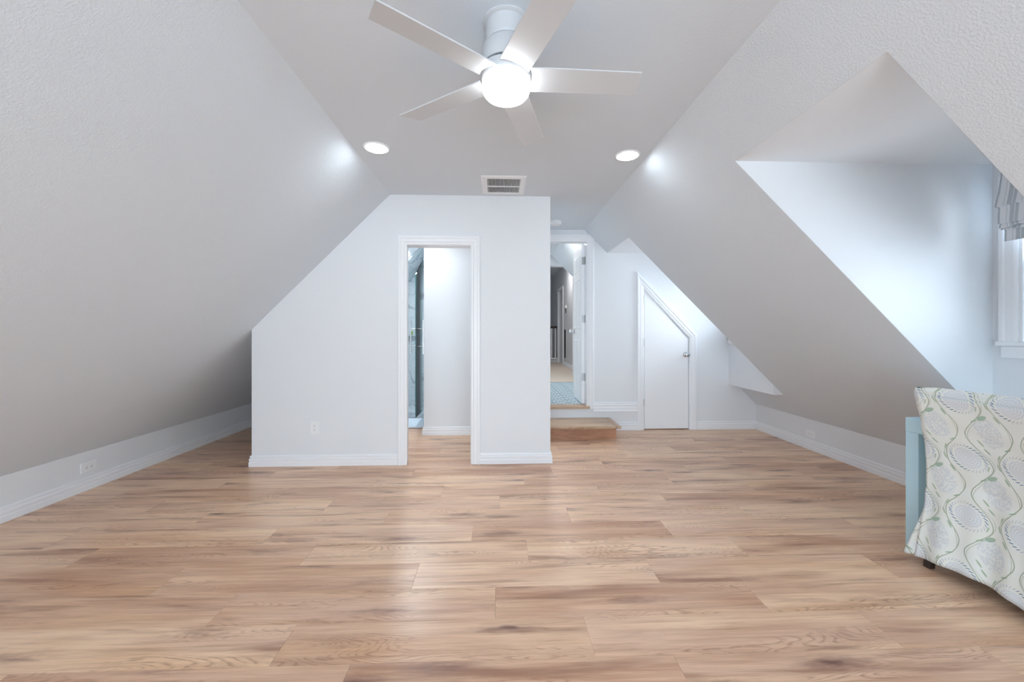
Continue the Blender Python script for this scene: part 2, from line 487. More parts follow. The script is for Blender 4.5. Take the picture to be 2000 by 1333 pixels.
bmesh.ops.remove_doubles(bm, verts=bm.verts, dist=1e-5)
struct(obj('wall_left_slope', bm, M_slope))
struct(obj('wall_left', B((XL-.1, XL, YR, YN, -.005, ZKL+.05)), M_wall))
struct(obj('wall_right', B((XR, XR+.1, YR, YB+.1, -.005, ZKR+.05)), M_wall))
# rear wall behind the camera; its wide window is added to light the room
def gable(y0, y1, parts, m, name):
    bm = bmesh.new()
    for pts in parts: prism(bm, pts, 'y', y0, y1)
    return struct(obj(name, bm, m))
zl = lambda x: ZC if x > CL else ZC-(CL-x)
zr = lambda x: ZC if x < CR else ZC-(x-CR)
RW = (-1.7, 1.7, .25, 1.7)
gable(YR-.12, YR, [[(XL, 0), (RW[0], 0), (RW[0], zl(RW[0])), (XL, ZKL)], [(RW[0], 0), (RW[1], 0), (RW[1], RW[2]), (RW[0], RW[2])],
      [(RW[0], RW[3]), (RW[1], RW[3]), (RW[1], zr(RW[1])), (CR, ZC), (CL, ZC), (RW[0], zl(RW[0]))], [(RW[1], 0), (XR, 0), (XR, ZKR), (RW[1], zr(RW[1]))]], M_wall, 'wall_rear')

# partition wall with the bathroom opening
PX0, PX1 = -2.223, .489
OX0, OX1, OZ = -.848, -.245, 2.016
gable(YP, YP+.115, [[(PX0, 0), (OX0, 0), (OX0, ZC), (CL, ZC), (PX0, zl(PX0))], [(OX0, OZ), (OX1, OZ), (OX1, ZC), (OX0, ZC)],
      [(OX1, 0), (PX1, 0), (PX1, ZC), (OX1, ZC)]], M_wall, 'wall_partition')
struct(obj('wall_partition_side', B((PX1-.115, PX1, YP+.115, YB, -.004, ZC)), M_wall))
gable(YP+.115, YN, [[(PX0, -.004), (PX0+.115, -.004), (PX0+.115, zl(PX0+.115)), (PX0, zl(PX0))]], M_wall, 'wall_partition_left')
# bathroom wall facing the opening and its return to the shower
bw = bmesh.new(); box(bw, -.867, PX1-.115, 4.72, 4.83, -.004, ZC); box(bw, -.867, -.757, 4.83, YN, -.004, ZC)
struct(obj('wall_bathroom', bw, M_wall))
struct(obj('wall_nook_end', B((XL, -.867, YN, YN+.1, -.004, ZC)), M_wall))

# back wall (door opening up on the step, dormer face, closet opening)
HX0, HX1, HZ0, HZ1 = .500, 1.103, .30, 2.335
SX0, SX1 = 1.806, 2.392
SZ = lambda x: 1.756-(x-SX0)*1.045
bm = bmesh.new()
prism(bm, [(PX1-.11, 0), (HX1, 0), (HX1, HZ0-.035), (PX1-.11, HZ0-.035)], 'y', YB, YB+.115)
prism(bm, [(PX1-.11, HZ1), (HX1, HZ1), (HX1, 2.444), (CR, ZC), (PX1-.11, ZC)], 'y', YB, YB+.115)
prism(bm, [(HX1, 0), (SX0, 0), (SX0, zr(DXT)), (DXT, zr(DXT)), (HX1, 2.444)], 'y', YB, YB+.115)
prism(bm, [(SX0, SZ(SX0)), (SX1, SZ(SX1)), (SX1, DZ1), (SX0, DZ1)], 'y', YB, YB+.115)
prism(bm, [(SX1, 0), (XR, 0), (XR, ZKR), (DX, DZ0), (DX, DZ1), (SX1, DZ1)], 'y', YB, YB+.115)
struct(obj('wall_back', bm, M_wall))
# closet void behind the slanted door
struct(obj('wall_closet', B((1.7, 3.2, YB+.5, YB+.55, -.004, 2.2)), M_dark))

# dormers: cheeks, ceiling, window wall
WZ0, WZ1 = 1.165, 2.03
def dormer(n, y0, y1, far_is_wall):
    bm = bmesh.new()
    tri = [(DXT+.002, DZ1), (DX+.12, DZ1), (DX+.12, DZ0-.118), (DX+.001, DZ0+.001)]
    prism(bm, tri, 'y', y0-.08, y0+.002)
    if not far_is_wall: prism(bm, tri, 'y', y1-.002, y1+.08)
    struct(obj('wall_dormer_cheeks', bm, M_dorm))
    struct(obj('ceiling_dormer', B((DXT+.002, DX+.12, y0-.08, y1+(0 if far_is_wall else .08), DZ1, DZ1+.08)), M_dorm))
    c = (y0+y1)/2; a, b = c-.325, c+.325
    bm = bmesh.new(); box(bm, DX, DX+.12, y0, a, DZ0-.1, DZ1); box(bm, DX, DX+.12, b, y1, DZ0-.1, DZ1)
    box(bm, DX, DX+.12, a, b, DZ0-.1, WZ0-.03); box(bm, DX, DX+.12, a, b, WZ1, DZ1)
    struct(obj('wall_dormer_window', bm, M_dorm))
    # window: jamb lining, casing, stool, apron, two sashes with panes
    W = empty('window_%d' % n, (DX, c, WZ0)); struct(W)
    j = bmesh.new(); sweep(j, [(0, a, WZ0), (0, a, WZ1), (0, b, WZ1), (0, b, WZ0)], (1, 0, 0), [(0, DX-.001), (.014, DX-.001), (.014, DX+.121), (0, DX+.121)])
    child('jamb', j, M_trim, W)
    cas = [(0, 0), (0, -.012), (.012, -.018), (.05, -.018), (.056, -.024), (.075, -.024), (.075, 0)]
    j = bmesh.new(); sweep(j, [(DX, b, WZ0), (DX, b, WZ1), (DX, a, WZ1), (DX, a, WZ0)], (1, 0, 0), [(-p[0] if 0 else p[0], p[1]) for p in cas])
    o = child('casing', j, M_trim, W)
    child('stool', B((DX-.032, DX+.03, a-.089, b+.089, WZ0-.028, WZ0)), M_trim, W, bevel=.008)
    child('apron', B((DX-.018, DX, a-.07, b+.07, WZ0-.095, WZ0-.028)), M_trim, W, bevel=.004)
    zm = (WZ0+WZ1)/2; s = .038
    for nm, z0, z1, x in (('lower_sash', WZ0, zm+.02, DX+.045), ('upper_sash', zm-.02, WZ1-.014, DX+.075)):
        f = bmesh.new(); sweep(f, [(x, a+.014, z0), (x, a+.014, z1), (x, b-.014, z1), (x, b-.014, z0)], (1, 0, 0), [(0, 0), (s, 0), (s, .028), (0, .028)], closed=True)
        S = child(nm, f, M_vinylsash, W)
        g = B((x+.011-DX, x+.017-DX, a+.014+s-c, b-.014-s-c, z0+s-WZ0, z1-s-WZ0)); obj('pane', g, M_glass, S)
dormer(1, *D1, False)
dormer(2, *D2, True)
# unseen rear window, added for even light
W3 = struct(empty('window_3', (0, YR, RW[2])))
j = bmesh.new(); sweep(j, [(RW[0], YR, RW[2]), (RW[0], YR, RW[3]), (RW[1], YR, RW[3]), (RW[1], YR, RW[2])], (0, 1, 0), [(0, 0), (.075, 0), (.075, .02), (0, .02)], closed=True)
child('casing', j, M_trim, W3)
child('mullion', B((-.38, -.32, YR-.09, YR-.04, RW[2], RW[3])), M_vinylsash, W3)
child('pane', B((RW[0], RW[1], YR-.07, YR-.064, RW[2], RW[3])), M_glass, W3)

W4 = struct(empty('window_4', ((SKX0+SKX1)/2, (SKY0+SKY1)/2, ZC-(CL-(SKX0+SKX1)/2))))  # unseen roof window, an added opening that lets in more sky light
_n = Vector((-1, 0, 1)).normalized()
_c = [Vector((x, y, ZC-(CL-x)))+_n*.03 for x, y in ((SKX0, SKY0), (SKX1, SKY0), (SKX1, SKY1), (SKX0, SKY1))]
j = bmesh.new(); sweep(j, _c, _n, [(0, 0), (-.05, 0), (-.05, .05), (0, .05)], closed=True); child('frame', j, M_trim, W4)
j = bmesh.new(); vs = [j.verts.new(c+_n*k) for k in (.03, .036) for c in _c]
for f in ((0, 1, 2, 3), (7, 6, 5, 4), (0, 4, 5, 1), (1, 5, 6, 2), (2, 6, 7, 3), (3, 7, 4, 0)): j.faces.new([vs[i] for i in f])
child('pane', j, M_glass, W4)

# ------------------------------------------------------------------ baseboards
BP = [(0, 0), (.018, 0), (.018, .038), (.0135, .044), (.0135, .049), (.0165, .054), (.0165, .068), (.009, .074), (.009, .080), (.012, .086), (.010, .096), (.004, .1), (0, .1)]
def base(name, path, flip=False, prof=BP, z=0):
    bm = bmesh.new(); pr = [(-a, b) for a, b in prof] if flip else prof
    sweep(bm, [(x, y, z) for x, y in path], (0, 0, 1), pr)
    return struct(obj(name, bm, M_trim))
base('baseboard_left', [(XL, YR), (XL, YN)])
base('baseboard_right', [(XR, YB), (XR, YR)])
base('baseboard_back', [(2.476, YB), (XR, YB)])
base('baseboard_back_step', [(1.38, YB), (1.732, YB)])
base('baseboard_partition_left', [(PX0, YN), (PX0, YP), (-.912, YP)][::1], False)
base('baseboard_partition_right', [(-.173, YP), (PX1, YP), (PX1, YB)], False)
base('baseboard_bathroom', [(-.867, YN-.9), (-.867, 4.72), (PX1-.115, 4.72)], False)
# raised skirting beside the upper doorway
UB = [(0, 0), (.022, 0), (.022, .012), (.016, .018), (.016, .05), (.012, .056), (.012, .068), (.016, .074), (.016, .088), (.008, .094), (.008, .104), (.011, .109), (.004, .115), (0, .115)]
base('baseboard_raised', [(1.181, YB), (1.732, YB)], prof=UB, z=.232)

# ------------------------------------------------------------------ casings of the openings
CP = [(0, 0), (0, .010), (.006, .013), (.020, .013), (.028, .018), (.055, .018), (.060, .023), (.078, .023), (.083, .019), (.083, 0)]
def casing(name, path, prof=CP, flip=False, parent=None, yface=YP):
    bm = bmesh.new(); pr = [(-a, b) for a, b in prof] if flip else prof
    sweep(bm, [(x, yface, z) for x, z in path], (0, -1, 0), pr)
    if parent: return child(name, bm, M_trim, parent)
    return struct(obj(name, bm, M_trim))
casing('trim_1', [(OX1, 0), (OX1, OZ), (-.828, OZ), (-.828, 0)])
# jamb boards lining the opening, with a thin stop
bm = bmesh.new(); jy0, jy1 = YP-.004, YP+.12
sweep(bm, [(OX0, 0, 0), (OX0, 0, OZ), (OX1, 0, OZ), (OX1, 0, 0)], (0, 1, 0), [(-.003, jy0), (.012, jy0), (.012, jy1), (-.003, jy1)])
struct(obj('trim_2', bm, M_trim))
casing('trim_3', [(HX1, HZ0-.03), (HX1, HZ1), (PX1+.02, HZ1)], flip=False, yface=YB)
bm = bmesh.new(); sweep(bm, [(HX0, 0, HZ0), (HX0, 0, HZ1), (HX1, 0, HZ1), (HX1, 0, HZ0)], (0, 1, 0), [(-.003, YB-.004), (.012, YB-.004), (.012, YB+.12), (-.003, YB+.12)])
struct(obj('trim_4', bm, M_trim))

# slanted closet door
D = struct(empty('door_1', (SX0, YB, 0)))
casing('casing', [(SX1, .0), (SX1, SZ(SX1)), (SX0, SZ(SX0)), (SX0, 0)], flip=False, parent=D, yface=YB,
       prof=[(a-.002, b) for a, b in CP])
g = .004
LY0, LY1 = YB+.004, YB+.039
bm = prism(bmesh.new(), [(SX0+g+.012, .012), (SX1-g-.012, .012), (SX1-g-.012, SZ(SX1)-.016), (SX0+g+.012, SZ(SX0)-.022)], 'y', LY0, LY1)
child('leaf', bm, M_door, D, bevel=.0015)
bm = bmesh.new(); sweep(bm, [(SX0, 0, 0), (SX0, 0, SZ(SX0)), (SX1, 0, SZ(SX1)), (SX1, 0, 0)], (0, 1, 0), [(-.010, YB-.002), (.002, YB-.002), (.002, YB+.115), (-.010, YB+.115)])
child('jamb', bm, M_trim, D)
for z in (1.62, 1.087, .337):
    bm = bmesh.new(); lathe(bm, [(.0065, z-.045), (.0065, z+.045)], SX0+.006, YB-.006, 12)
    box(bm, SX0-.004, SX0+.010, YB-.005, YB+.003, z-.043, z+.043)
    child('hinge', bm, M_nickel, D)
def knob(root, x, z, y, name='door_knob', mt=None, s=1):
    bm = lathe(bmesh.new(), [(.031, y), (.033, y-.004), (.028, y-.010), (.014, y-.014), (.012, y-.034), (.020, y-.040), (.028, y-.050), (.029, y-.058), (.024, y-.068), (.012, y-.072)], x, z, 28, 'y')
    K = child(name, bm, mt or M_chrome, root, smooth=True)
    return K
knob(D, 2.345, .933, LY0)
child('strike_plate', B((SX1-.0145, SX1-.0125, YB-.003, YB+.03, .90, .965)), M_nickel, D)

# ------------------------------------------------------------------ upper doorway: sill, landing floor, open six-panel door
struct(obj('trim_5', B((PX1+.001, 1.136, YB-.026, YB+.14, HZ0-.032, HZ0)), M_tread, bevel=.006))
landing = struct(obj('floor_landing', B((-.70, 3.0, YB+.14, 7.22, .15, .290)), mat('thinset', (.55, .55, .53, 1), .9)))
tm = None; ts = .198
for iy in range(11):
    for ix in range(6):
        x = .42+ts*(ix+.5); y = YB+.142+ts*(iy+.5)
        if y > 7.2: continue
        if tm is None:
            b_ = box(bmesh.new(), -ts/2+.001, ts/2-.001, -ts/2+.001, ts/2-.001, 0, .010)
            bmesh.ops.bevel(b_, geom=[e for e in b_.edges if e.verts[0].co.z > .005 and e.verts[1].co.z > .005], offset=.0015, segments=1, affect='EDGES')
            tm = bpy.data.meshes.new('tile'); b_.to_mesh(tm); b_.free(); tm.materials.append(M_htile)
        o = bpy.data.objects.new('tile', tm); C.objects.link(o); o.parent = landing; o.location = (x, y, .290)
struct(obj('floor_hall', B((-.6, 3.0, 7.22, 12.1, .15, .302)), M_carpet))
# walls of the landing
LS = 3.84  # x+z on the landing's slope
bm = prism(bmesh.new(), [(LS-2.76, 2.76), (1.95, LS-1.95), (2.02, LS-1.95), (LS-2.69, 2.76)], 'y', YB+.116, 8.0)
struct(obj('wall_landing_slope', bm, M_ceil))
struct(obj('ceiling_landing', B((-.7, LS-2.69, YB+.116, 8.0, 2.76, 2.84)), M_ceil))
struct(obj('wall_landing_right', B((1.95, 2.05, YB+.116, 8.0, .15, 2.0)), M_wall))
struct(obj('wall_landing_left', B((-.757, -.70, YB+.116, 8.0, .15, 2.9)), M_wall))
struct(obj('wall_landing_front', B((-.757, HX0-.03, YB+.1155, YB+.135, .0, 2.9), (HX0-.03, 2.05, YB+.1155, YB+.135, HZ1+.012, 2.9), (HX1+.03, 2.05, YB+.1155, YB+.135, .0, HZ1+.012)), M_wall))  # unseen panels, added to keep sky light out of the landing
bm = bmesh.new()
box(bm, -.76, 1.54, 8.0, 8.14, 2.545, 3.1); box(bm, 1.54, 2.1, 8.0, 8.14, .15, 3.1)
struct(obj('wall_landing_header', bm, M_wall))
# hall beyond
HXW = 1.80
bm = bmesh.new(); box(bm, HXW, HXW+.1, 8.14, 10.93, .15, 3.02); box(bm, HXW, HXW+.1, 11.75, 12.1, .15, 3.02); box(bm, HXW, HXW+.1, 10.93, 11.75, 2.40, 3.02)
struct(obj('wall_hall_right', bm, M_hall))
struct(obj('wall_hall_left', B((-.6, -.5, 8.14, 14, -2.0, 3.02)), M_hall))
struct(obj('floor_stairwell', B((-.6, 1.9, 12.0, 13.5, -2.1, -2.0), (-.6, 1.9, 12.0, 12.05, -2.0, .15)), M_carpet))  # unseen, added to stop sky light leaking in from below
struct(obj('wall_stairwell', B((-.6, 3.2, 13.4, 13.5, -2.0, 3.4)), M_hall))
struct(obj('wall_stairwell_right', B((HXW, HXW+.1, 12.1, 13.4, -2.0, 3.3)), M_hall))
struct(obj('ceiling_hall', B((-.6, 2.5, 8.14, 13.5, 3.0, 3.1)), M_ceil))
struct(obj('wall_hall_side_room', B((2.5, 2.6, 10.5, 12.2, .15, 3.0)), M_hall))
bmb = bmesh.new(); sweep(bmb, [(HXW, 10.85, .302), (HXW, 8.14, .302)], (0, 0, 1), BP); struct(obj('baseboard_hall', bmb, M_trim))
# side door in the hall
D3 = struct(empty('door_3', (HXW, 11.75, .302)))
bm = bmesh.new(); sweep(bm, [(HXW, 10.93, .302), (HXW, 10.93, 2.40), (HXW, 11.75, 2.40), (HXW, 11.75, .302)], (-1, 0, 0), [(0, 0), (.08, 0), (.08, .018), (0, .018)] )
child('casing', bm, M_trim, D3)
child('leaf', B((HXW+.05, HXW+.085, 10.95, 11.74, .31, 2.39)), M_hall, D3)
child('skirting_block', B((HXW-.02, HXW, 11.84, 12.09, .302, .40)), M_trim, D3)

# open six-panel door
HA = math.radians(91)
D2o = struct(empty('door_2', (HX1-.006, YB+.118, HZ0+.008)))
DW, DH, DT = .59, 2.012, .035
def panel_leaf():
    # local: x along the leaf away from hinge, y thickness (0..DT), z up
    bm = box(bmesh.new(), 0, DW, 0, DT, 0, DH)
    return bm
leaf = obj('leaf', panel_leaf(), M_door, D2o, bevel=.002)
leaf.rotation_euler = (0, 0, math.pi-HA)      # swings into the landing
st = .095; pw = (DW-3*st)/2
for (z0, z1) in ((.21, .80), (.95, 1.60), (1.70, 1.90)):
    for k in range(2):
        x0 = st+k*(pw+st)
        for side in (0, 1):
            bm = bmesh.new()
            y = DT if side else 0; s = 1 if side else -1
            # raised panel: bevelled frame ring, groove and field
            lv = [(0, 0.0), (.012, .007), (.022, .002), (.034, .002), (.048, .006)]
            rings = []
            for ins, h in lv:
                rings.append([bm.verts.new((px, y+s*h, pz)) for px, pz in ((x0+ins, z0+ins), (x0+pw-ins, z0+ins), (x0+pw-ins, z1-ins), (x0+ins, z1-ins))])
            for ra, rb in zip(rings, rings[1:]):
                for i in range(4): bm.faces.new([ra[i], ra[(i+1) % 4], rb[(i+1) % 4], rb[i]])
            bm.faces.new(rings[-1]); bmesh.ops.recalc_face_normals(bm, faces=bm.faces)
            if not side:
                pass
            obj('panel', bm, M_door, leaf)
for side in (0, 1):
    y = DT if side else 0; s = 1 if side else -1
    bm = lathe(bmesh.new(), [(.031, y), (.033, y+s*.004), (.028, y+s*.010), (.013, y+s*.014), (.012, y+s*.034), (.020, y+s*.040), (.028, y+s*.050), (.029, y+s*.058), (.024, y+s*.068), (.010, y+s*.072)], DW-.07, .915, 24, 'y')
    obj('door_knob', bm, M_chrome, leaf, smooth=True)
for z in (1.815, 1.08, .345):
    bm = B((HX1-.040, HX1-.006, YB+.1165, YB+.1185, HZ0+z-.048, HZ0+z+.048), (HX1-.0050, HX1-.0032, YB+.06, YB+.118, HZ0+z-.048, HZ0+z+.048))
    lathe(bm, [(.006, HZ0+z-.048), (.006, HZ0+z+.048)], HX1-.006, YB+.112, 10)
    child('hinge', bm, M_nickel, D2o)

# stair railing at the end of the hall
R = tag(empty('stair_railing', (0, 12.0, .302)), 'white baluster railing with dark handrail at the far end of the hall', 'railing')
child('handrail', B((-.5, HXW-.005, 11.965, 12.035, 1.32, 1.385)), M_foot, R, bevel=.012)
child('bottom_rail', B((-.5, HXW-.005, 11.975, 12.025, .38, .425)), M_trim, R)
k = 0
x = -.44
while x < HXW-.02:
    child('baluster', B((x-.016, x+.016, 11.984, 12.016, .425, 1.325)), M_trim, R); x += .115
child('base_trim', B((-.5, HXW-.005, 11.96, 12.04, .302, .36)), M_hall, R)
# thermostat and return grille on the hall wall
t = tag(empty('thermostat', (HXW, 10.42, 1.83)), 'small white thermostat above a dark hanging fob on the grey hall wall', 'thermostat')
child('housing', B((HXW-.03, HXW, 10.34, 10.50, 1.83, 1.91)), M_plastic, t, bevel=.006)
child('hanging_fob', B((HXW-.015, HXW-.001, 10.38, 10.43, 1.70, 1.83)), M_slot, t, bevel=.004)
g_ = tag(empty('wall_grille', (HXW, 10.56, .50)), 'tall dark return air grille low on the grey hall wall', 'vent')
child('frame', sweep(bmesh.new(), [(HXW, 10.38, .50), (HXW, 10.38, 1.29), (HXW, 10.74, 1.29), (HXW, 10.74, .50)], (-1, 0, 0), [(0, 0), (.03, 0), (.03, .012), (0, .012)], closed=True), M_hall, g_)
bm = bmesh.new()
for i in range(24): box(bm, HXW-.009, HXW-.002, 10.40, 10.72, .53+i*.031, .53+i*.031+.010)
o = child('louvres', bm, mat('grey_louvre', (.12, .125, .13, 1), .5), g_); o['kind'] = 'stuff'
child('backing', B((HXW-.0018, HXW-.0002, 10.40, 10.72, .52, 1.27)), M_dark, g_)

# ------------------------------------------------------------------ bathroom / shower
sh = struct(obj('wall_shower_back', B((PX0+.12, -.868, YN-.045, YN-.004, -.004, 2.4)), mat('grout', (.55, .6, .63, 1), .8)))
TZ = [0.02, .44, .98, 1.56, 2.14, 2.4]
tx = [-2.0, -1.42, -.869]
for a, b in zip(tx, tx[1:]):
    for z0, z1 in zip(TZ, TZ[1:]):
        o = obj('tile', B((a+.001, b-.001, YN-.052, YN-.045, z0+.0012, z1-.0012)), M_marble, sh)
sl = struct(obj('wall_shower_slope', prism(bmesh.new(), [(CL, ZC-.002), (PX0+.115, zl(PX0+.115)-.002), (PX0+.115, zl(PX0+.115)-.012), (CL, ZC-.012)], 'y', 5.56, YN-.05), M_marble))
for i in range(4):
    xa = CL-i*.29; xb = xa-.288
    if xb < PX0+.115: xb = PX0+.116
    obj('tile', prism(bmesh.new(), [(xa, zl(xa)-.013), (xb, zl(xb)-.013), (xb, zl(xb)-.022), (xa, zl(xa)-.022)], 'y', 5.55, YN-.055), M_marble, sl)
struct(obj('floor_shower', B((PX0+.12, -.869, 5.70, YN-.05, -.003, .03)), M_marble))
struct(obj('trim_6', B((PX0+.12, -.869, 5.60, 5.70, -.002, .10)), M_marble, bevel=.004))
# glass door swung out of the shower, cut to the roof slope
G = tag(empty('shower_door', (-1.034, 5.08, .13)), 'frameless clear glass shower door standing open beyond the narrow doorway', 'shower door')
bm = prism(bmesh.new(), [(5.083, .13), (5.595, .13), (5.595, 2.24), (5.083, 1.945)], 'x', -1.041, -1.031)
child('pane', bm, M_shglass, G)
child('glass_edge', B((-1.0415, -1.0305, 5.0795, 5.0825, .13, 1.943)), M_gledge, G)
for s, xx in ((-1, -1.115), (1, -.957)):
    child('handle', tube(bmesh.new(), [(xx, 5.16, .93), (xx, 5.16, 1.37)], .009), M_chrome, G)
for z in (1.03, 1.255):
    child('standoff', tube(bmesh.new(), [(-1.115, 5.16, z), (-.957, 5.16, z)], .007), M_chrome, G)
v = tag(empty('hand_shower', (-1.23, YN-.052, 1.77)), 'chrome hand shower bracket on the marble wall behind the glass', 'shower head')
child('wall_plate', lathe(bmesh.new(), [(.035, YN-.052), (.033, YN-.064), (.015, YN-.068), (.012, YN-.11)], -1.20, 1.77, 20, 'y'), M_chrome, v, smooth=True)
child('arm', tube(bmesh.new(), [(-1.20, YN-.11, 1.77), (-1.24, YN-.12, 1.765), (-1.27, YN-.14, 1.73)], .012), M_chrome, v, smooth=True)
child('head', lathe(bmesh.new(), [(.02, 1.80), (.04, 1.805), (.045, 1.82), (.02, 1.83)], -1.19, YN-.12, 20), M_chrome, v, smooth=True)
for i, (sx, lab) in enumerate(((-1.375, 'green soap bottle seen left of the green glass edge'), (-1.285, 'green soap bottle seen through the glass, right of its edge'))):
    b = tag(empty('soap_bottle', (sx, YN-.085, 1.165)), lab, 'bottle', 'soap bottles on the shower shelf')
    child('body', lathe(bmesh.new(), [(.018, 1.165), (.020, 1.17), (.020, 1.22), (.010, 1.232)], sx, YN-.085, 16), M_soap, b, smooth=True)
    child('cap', lathe(bmesh.new(), [(.008, 1.232), (.008, 1.25), (.006, 1.252)], sx, YN-.085, 12), M_plastic, b)
tag(obj('shower_shelf', B((-1.5, -1.15, YN-.14, YN-.052, 1.150, 1.165)), M_marble, bevel=.002), 'slim marble ledge on the shower wall under the soap', 'shelf')
bm = bmesh.new()
pts = []
cx0, cx1, cy0, cy1, rc = -1.75, -.945, 5.06, 5.575, .05
for (qx, qy, a0) in ((cx1-rc, cy1-rc, 0), (cx0+rc, cy1-rc, 90), (cx0+rc, cy0+rc, 180), (cx1-rc, cy0+rc, 270)):
    for i in range(7):
        a = math.radians(a0+i*15); pts.append((qx+rc*math.cos(a), qy+rc*math.sin(a)))
prism(bm, pts, 'z', .0, .018)
tag(obj('bath_mat', bm, M_mat, bevel=.007, seg=3), 'pale blue bath mat on the wood floor before the shower', 'bath mat')

# ------------------------------------------------------------------ wooden step
S = tag(empty('wooden_step', (.49, 4.41, 0)), 'oak step box with overhanging tread beneath the raised doorway', 'step')
child('tread', B((PX1+.02, 1.325, 4.412, YB-.001, .129, .158)), M_tread, S, bevel=.006)
child('tread_nosing', B((1.3265, 1.385, 4.412, YB-.001, .129, .158)), wood('oak_nosing', OAKL, axis=1, dark=.3), S, bevel=.006)
child('riser', B((PX1+.02, 1.352, 4.500, 4.520, .0, .129)), M_riser, S)
child('side_panel', B((1.332, 1.352, 4.520, YB-.02, .0, .129)), M_riser, S)

# ------------------------------------------------------------------ outlets
def outlet(name_label, face):
    """built flat in local x (width .07), z (height .115), front towards -y; then turned by 'face'"""
    loc, rot, wide = face
    r = tag(empty('wall_outlet', loc), name_label, 'outlet')
    r.rotation_euler = rot
    W_, H_ = .0375, .06
    bm = B((-W_, W_, -.0055, 0, -H_, H_)); obj('cover_plate', bm, M_plastic, r, bevel=.003)
    for s in (-1, 1):
        bm = lathe(bmesh.new(), [(.0165, -.0055), (.0165, -.0075)], 0, s*.0195, 24, 'y'); rc_ = obj('receptacle', bm, M_plastic, r)
        obj('slots', B((-.0075, -.0055, -.0081, -.0074, s*.0195-.002, s*.0195+.007), (.0045, .0065, -.0081, -.0074, s*.0195-.001, s*.0195+.006), (-.002, .002, -.0081, -.0074, s*.0195-.010, s*.0195-.006)), M_slot, rc_)
    obj('screw', lathe(bmesh.new(), [(.003, -.0055), (.0025, -.0068)], 0, 0, 12, 'y'), M_plastic, r)
    return r
outlet('white upright outlet on the partition wall beside the narrow doorway', ((-1.662, YP, .345), (0, 0, 0), 0))
outlet('white sideways outlet on the left knee wall', ((XL, 3.198, .172), (0, H90, H90), 1))
outlet('white sideways outlet on the right knee wall', ((XR, 4.00, .160), (0, H90, -H90), 1))

# ------------------------------------------------------------------ ceiling fixtures
def downlight(x, y, label):
    r = tag(empty('downlight', (x, y, ZC)), label, 'ceiling light', 'round recessed ceiling lights')
    obj('trim_ring', lathe(bmesh.new(), [(.088, 0), (.088, -.003), (.082, -.008), (.074, -.008), (.072, -.004)], 0, 0, 40), M_trim, r, smooth=True)
    obj('lens', lathe(bmesh.new(), [(.073, -.0042), (.071, -.0095), (.06, -.0105)], 0, 0, 40), M_down, r, smooth=True)
downlight(-.825, 2.745, 'lit round recessed light by the left slope')
downlight(.922, 2.80, 'lit round recessed light by the right slope')
downlight(-.83, -.2, 'unseen round recessed light by the left slope, added to light the floor')  # unseen pair behind the camera, added to light the floor
downlight(.92, -.2, 'unseen round recessed light by the right slope, added to light the floor')
# ceiling register
V = tag(empty('ceiling_vent', (.05, 3.42, ZC)), 'white rectangular louvred register in the ceiling above the partition', 'vent')
vx0, vx1, vy0, vy1 = -.135, .236, 3.205, 3.635
child('frame', sweep(bmesh.new(), [(vx0, vy0, ZC), (vx1, vy0, ZC), (vx1, vy1, ZC), (vx0, vy1, ZC)], (0, 0, -1), [(0, 0), (0, .003), (-.030, .010), (-.048, .010), (-.050, 0)] if False else [(0, 0), (0, .003), (.012, .009), (.048, .009), (.05, 0)], closed=True), M_trim, V)
child('backing', B((vx0+.04, vx1-.04, vy0+.04, vy1-.04, ZC-.0012, ZC-.0002)), M_dark, V)
child('divider', B((vx0+.048, vx1-.048, 3.425, 3.439, ZC-.0085, ZC-.001)), M_trim, V)
bm = bmesh.new(); n = 22; wd = (vx1-vx0-.10)/n
for i in range(n):
    x0 = vx0+.05+wd*(i+.30)
    for ya, yb in ((vy0+.048, 3.425), (3.439, vy1-.048)):
        vs = [(x0, ZC-.0015), (x0+.0015, ZC-.0015), (x0+.0062, ZC-.0085), (x0+.0045, ZC-.0085)]
        prism(bm, vs, 'y', ya, yb)
o = child('louvres', bm, M_plastic, V); o['kind'] = 'stuff'
for yy in (vy0+.022, vy1-.022): child('screw', lathe(bmesh.new(), [(.004, ZC-.009), (.003, ZC-.0105)], vx0+.02, yy, 10), M_nickel, V)
# smoke detector
s_ = tag(empty('smoke_detector', (.66, 4.52, ZC)), 'round white smoke detector on the ceiling before the raised doorway', 'smoke detector')
obj('base', lathe(bmesh.new(), [(.070, 0), (.070, -.010), (.066, -.012)], 0, 0, 36), M_plastic, s_, smooth=True)
obj('cover', lathe(bmesh.new(), [(.064, -.012), (.064, -.026), (.056, -.036), (.03, -.040)], 0, 0, 36), M_plastic, s_, smooth=True)

# ------------------------------------------------------------------ ceiling fan
FX, FY = .035, 1.62
Fn = tag(empty('ceiling_fan', (FX, FY, ZC)), 'white five-blade flush ceiling fan with lit drum lamp', 'ceiling fan')
child('canopy', lathe(bmesh.new(), [(.094, ZC), (.094, ZC-.006), (.088, ZC-.010), (.083, ZC-.012), (.083, ZC-.075), (.078, ZC-.085)], FX, FY, 56), M_fan, Fn, smooth=True)
child('motor_housing', lathe(bmesh.new(), [(.076, ZC-.085), (.086, ZC-.095), (.098, ZC-.11), (.100, ZC-.165), (.097, ZC-.182)], FX, FY, 56), M_fan, Fn, smooth=True)
child('rotor_gap', lathe(bmesh.new(), [(.088, ZC-.182), (.088, ZC-.190)], FX, FY, 48), M_slot, Fn)
child('switch_housing', lathe(bmesh.new(), [(.094, ZC-.190), (.100, ZC-.193), (.100, ZC-.232), (.097, ZC-.236)], FX, FY, 56), M_fan, Fn, smooth=True)
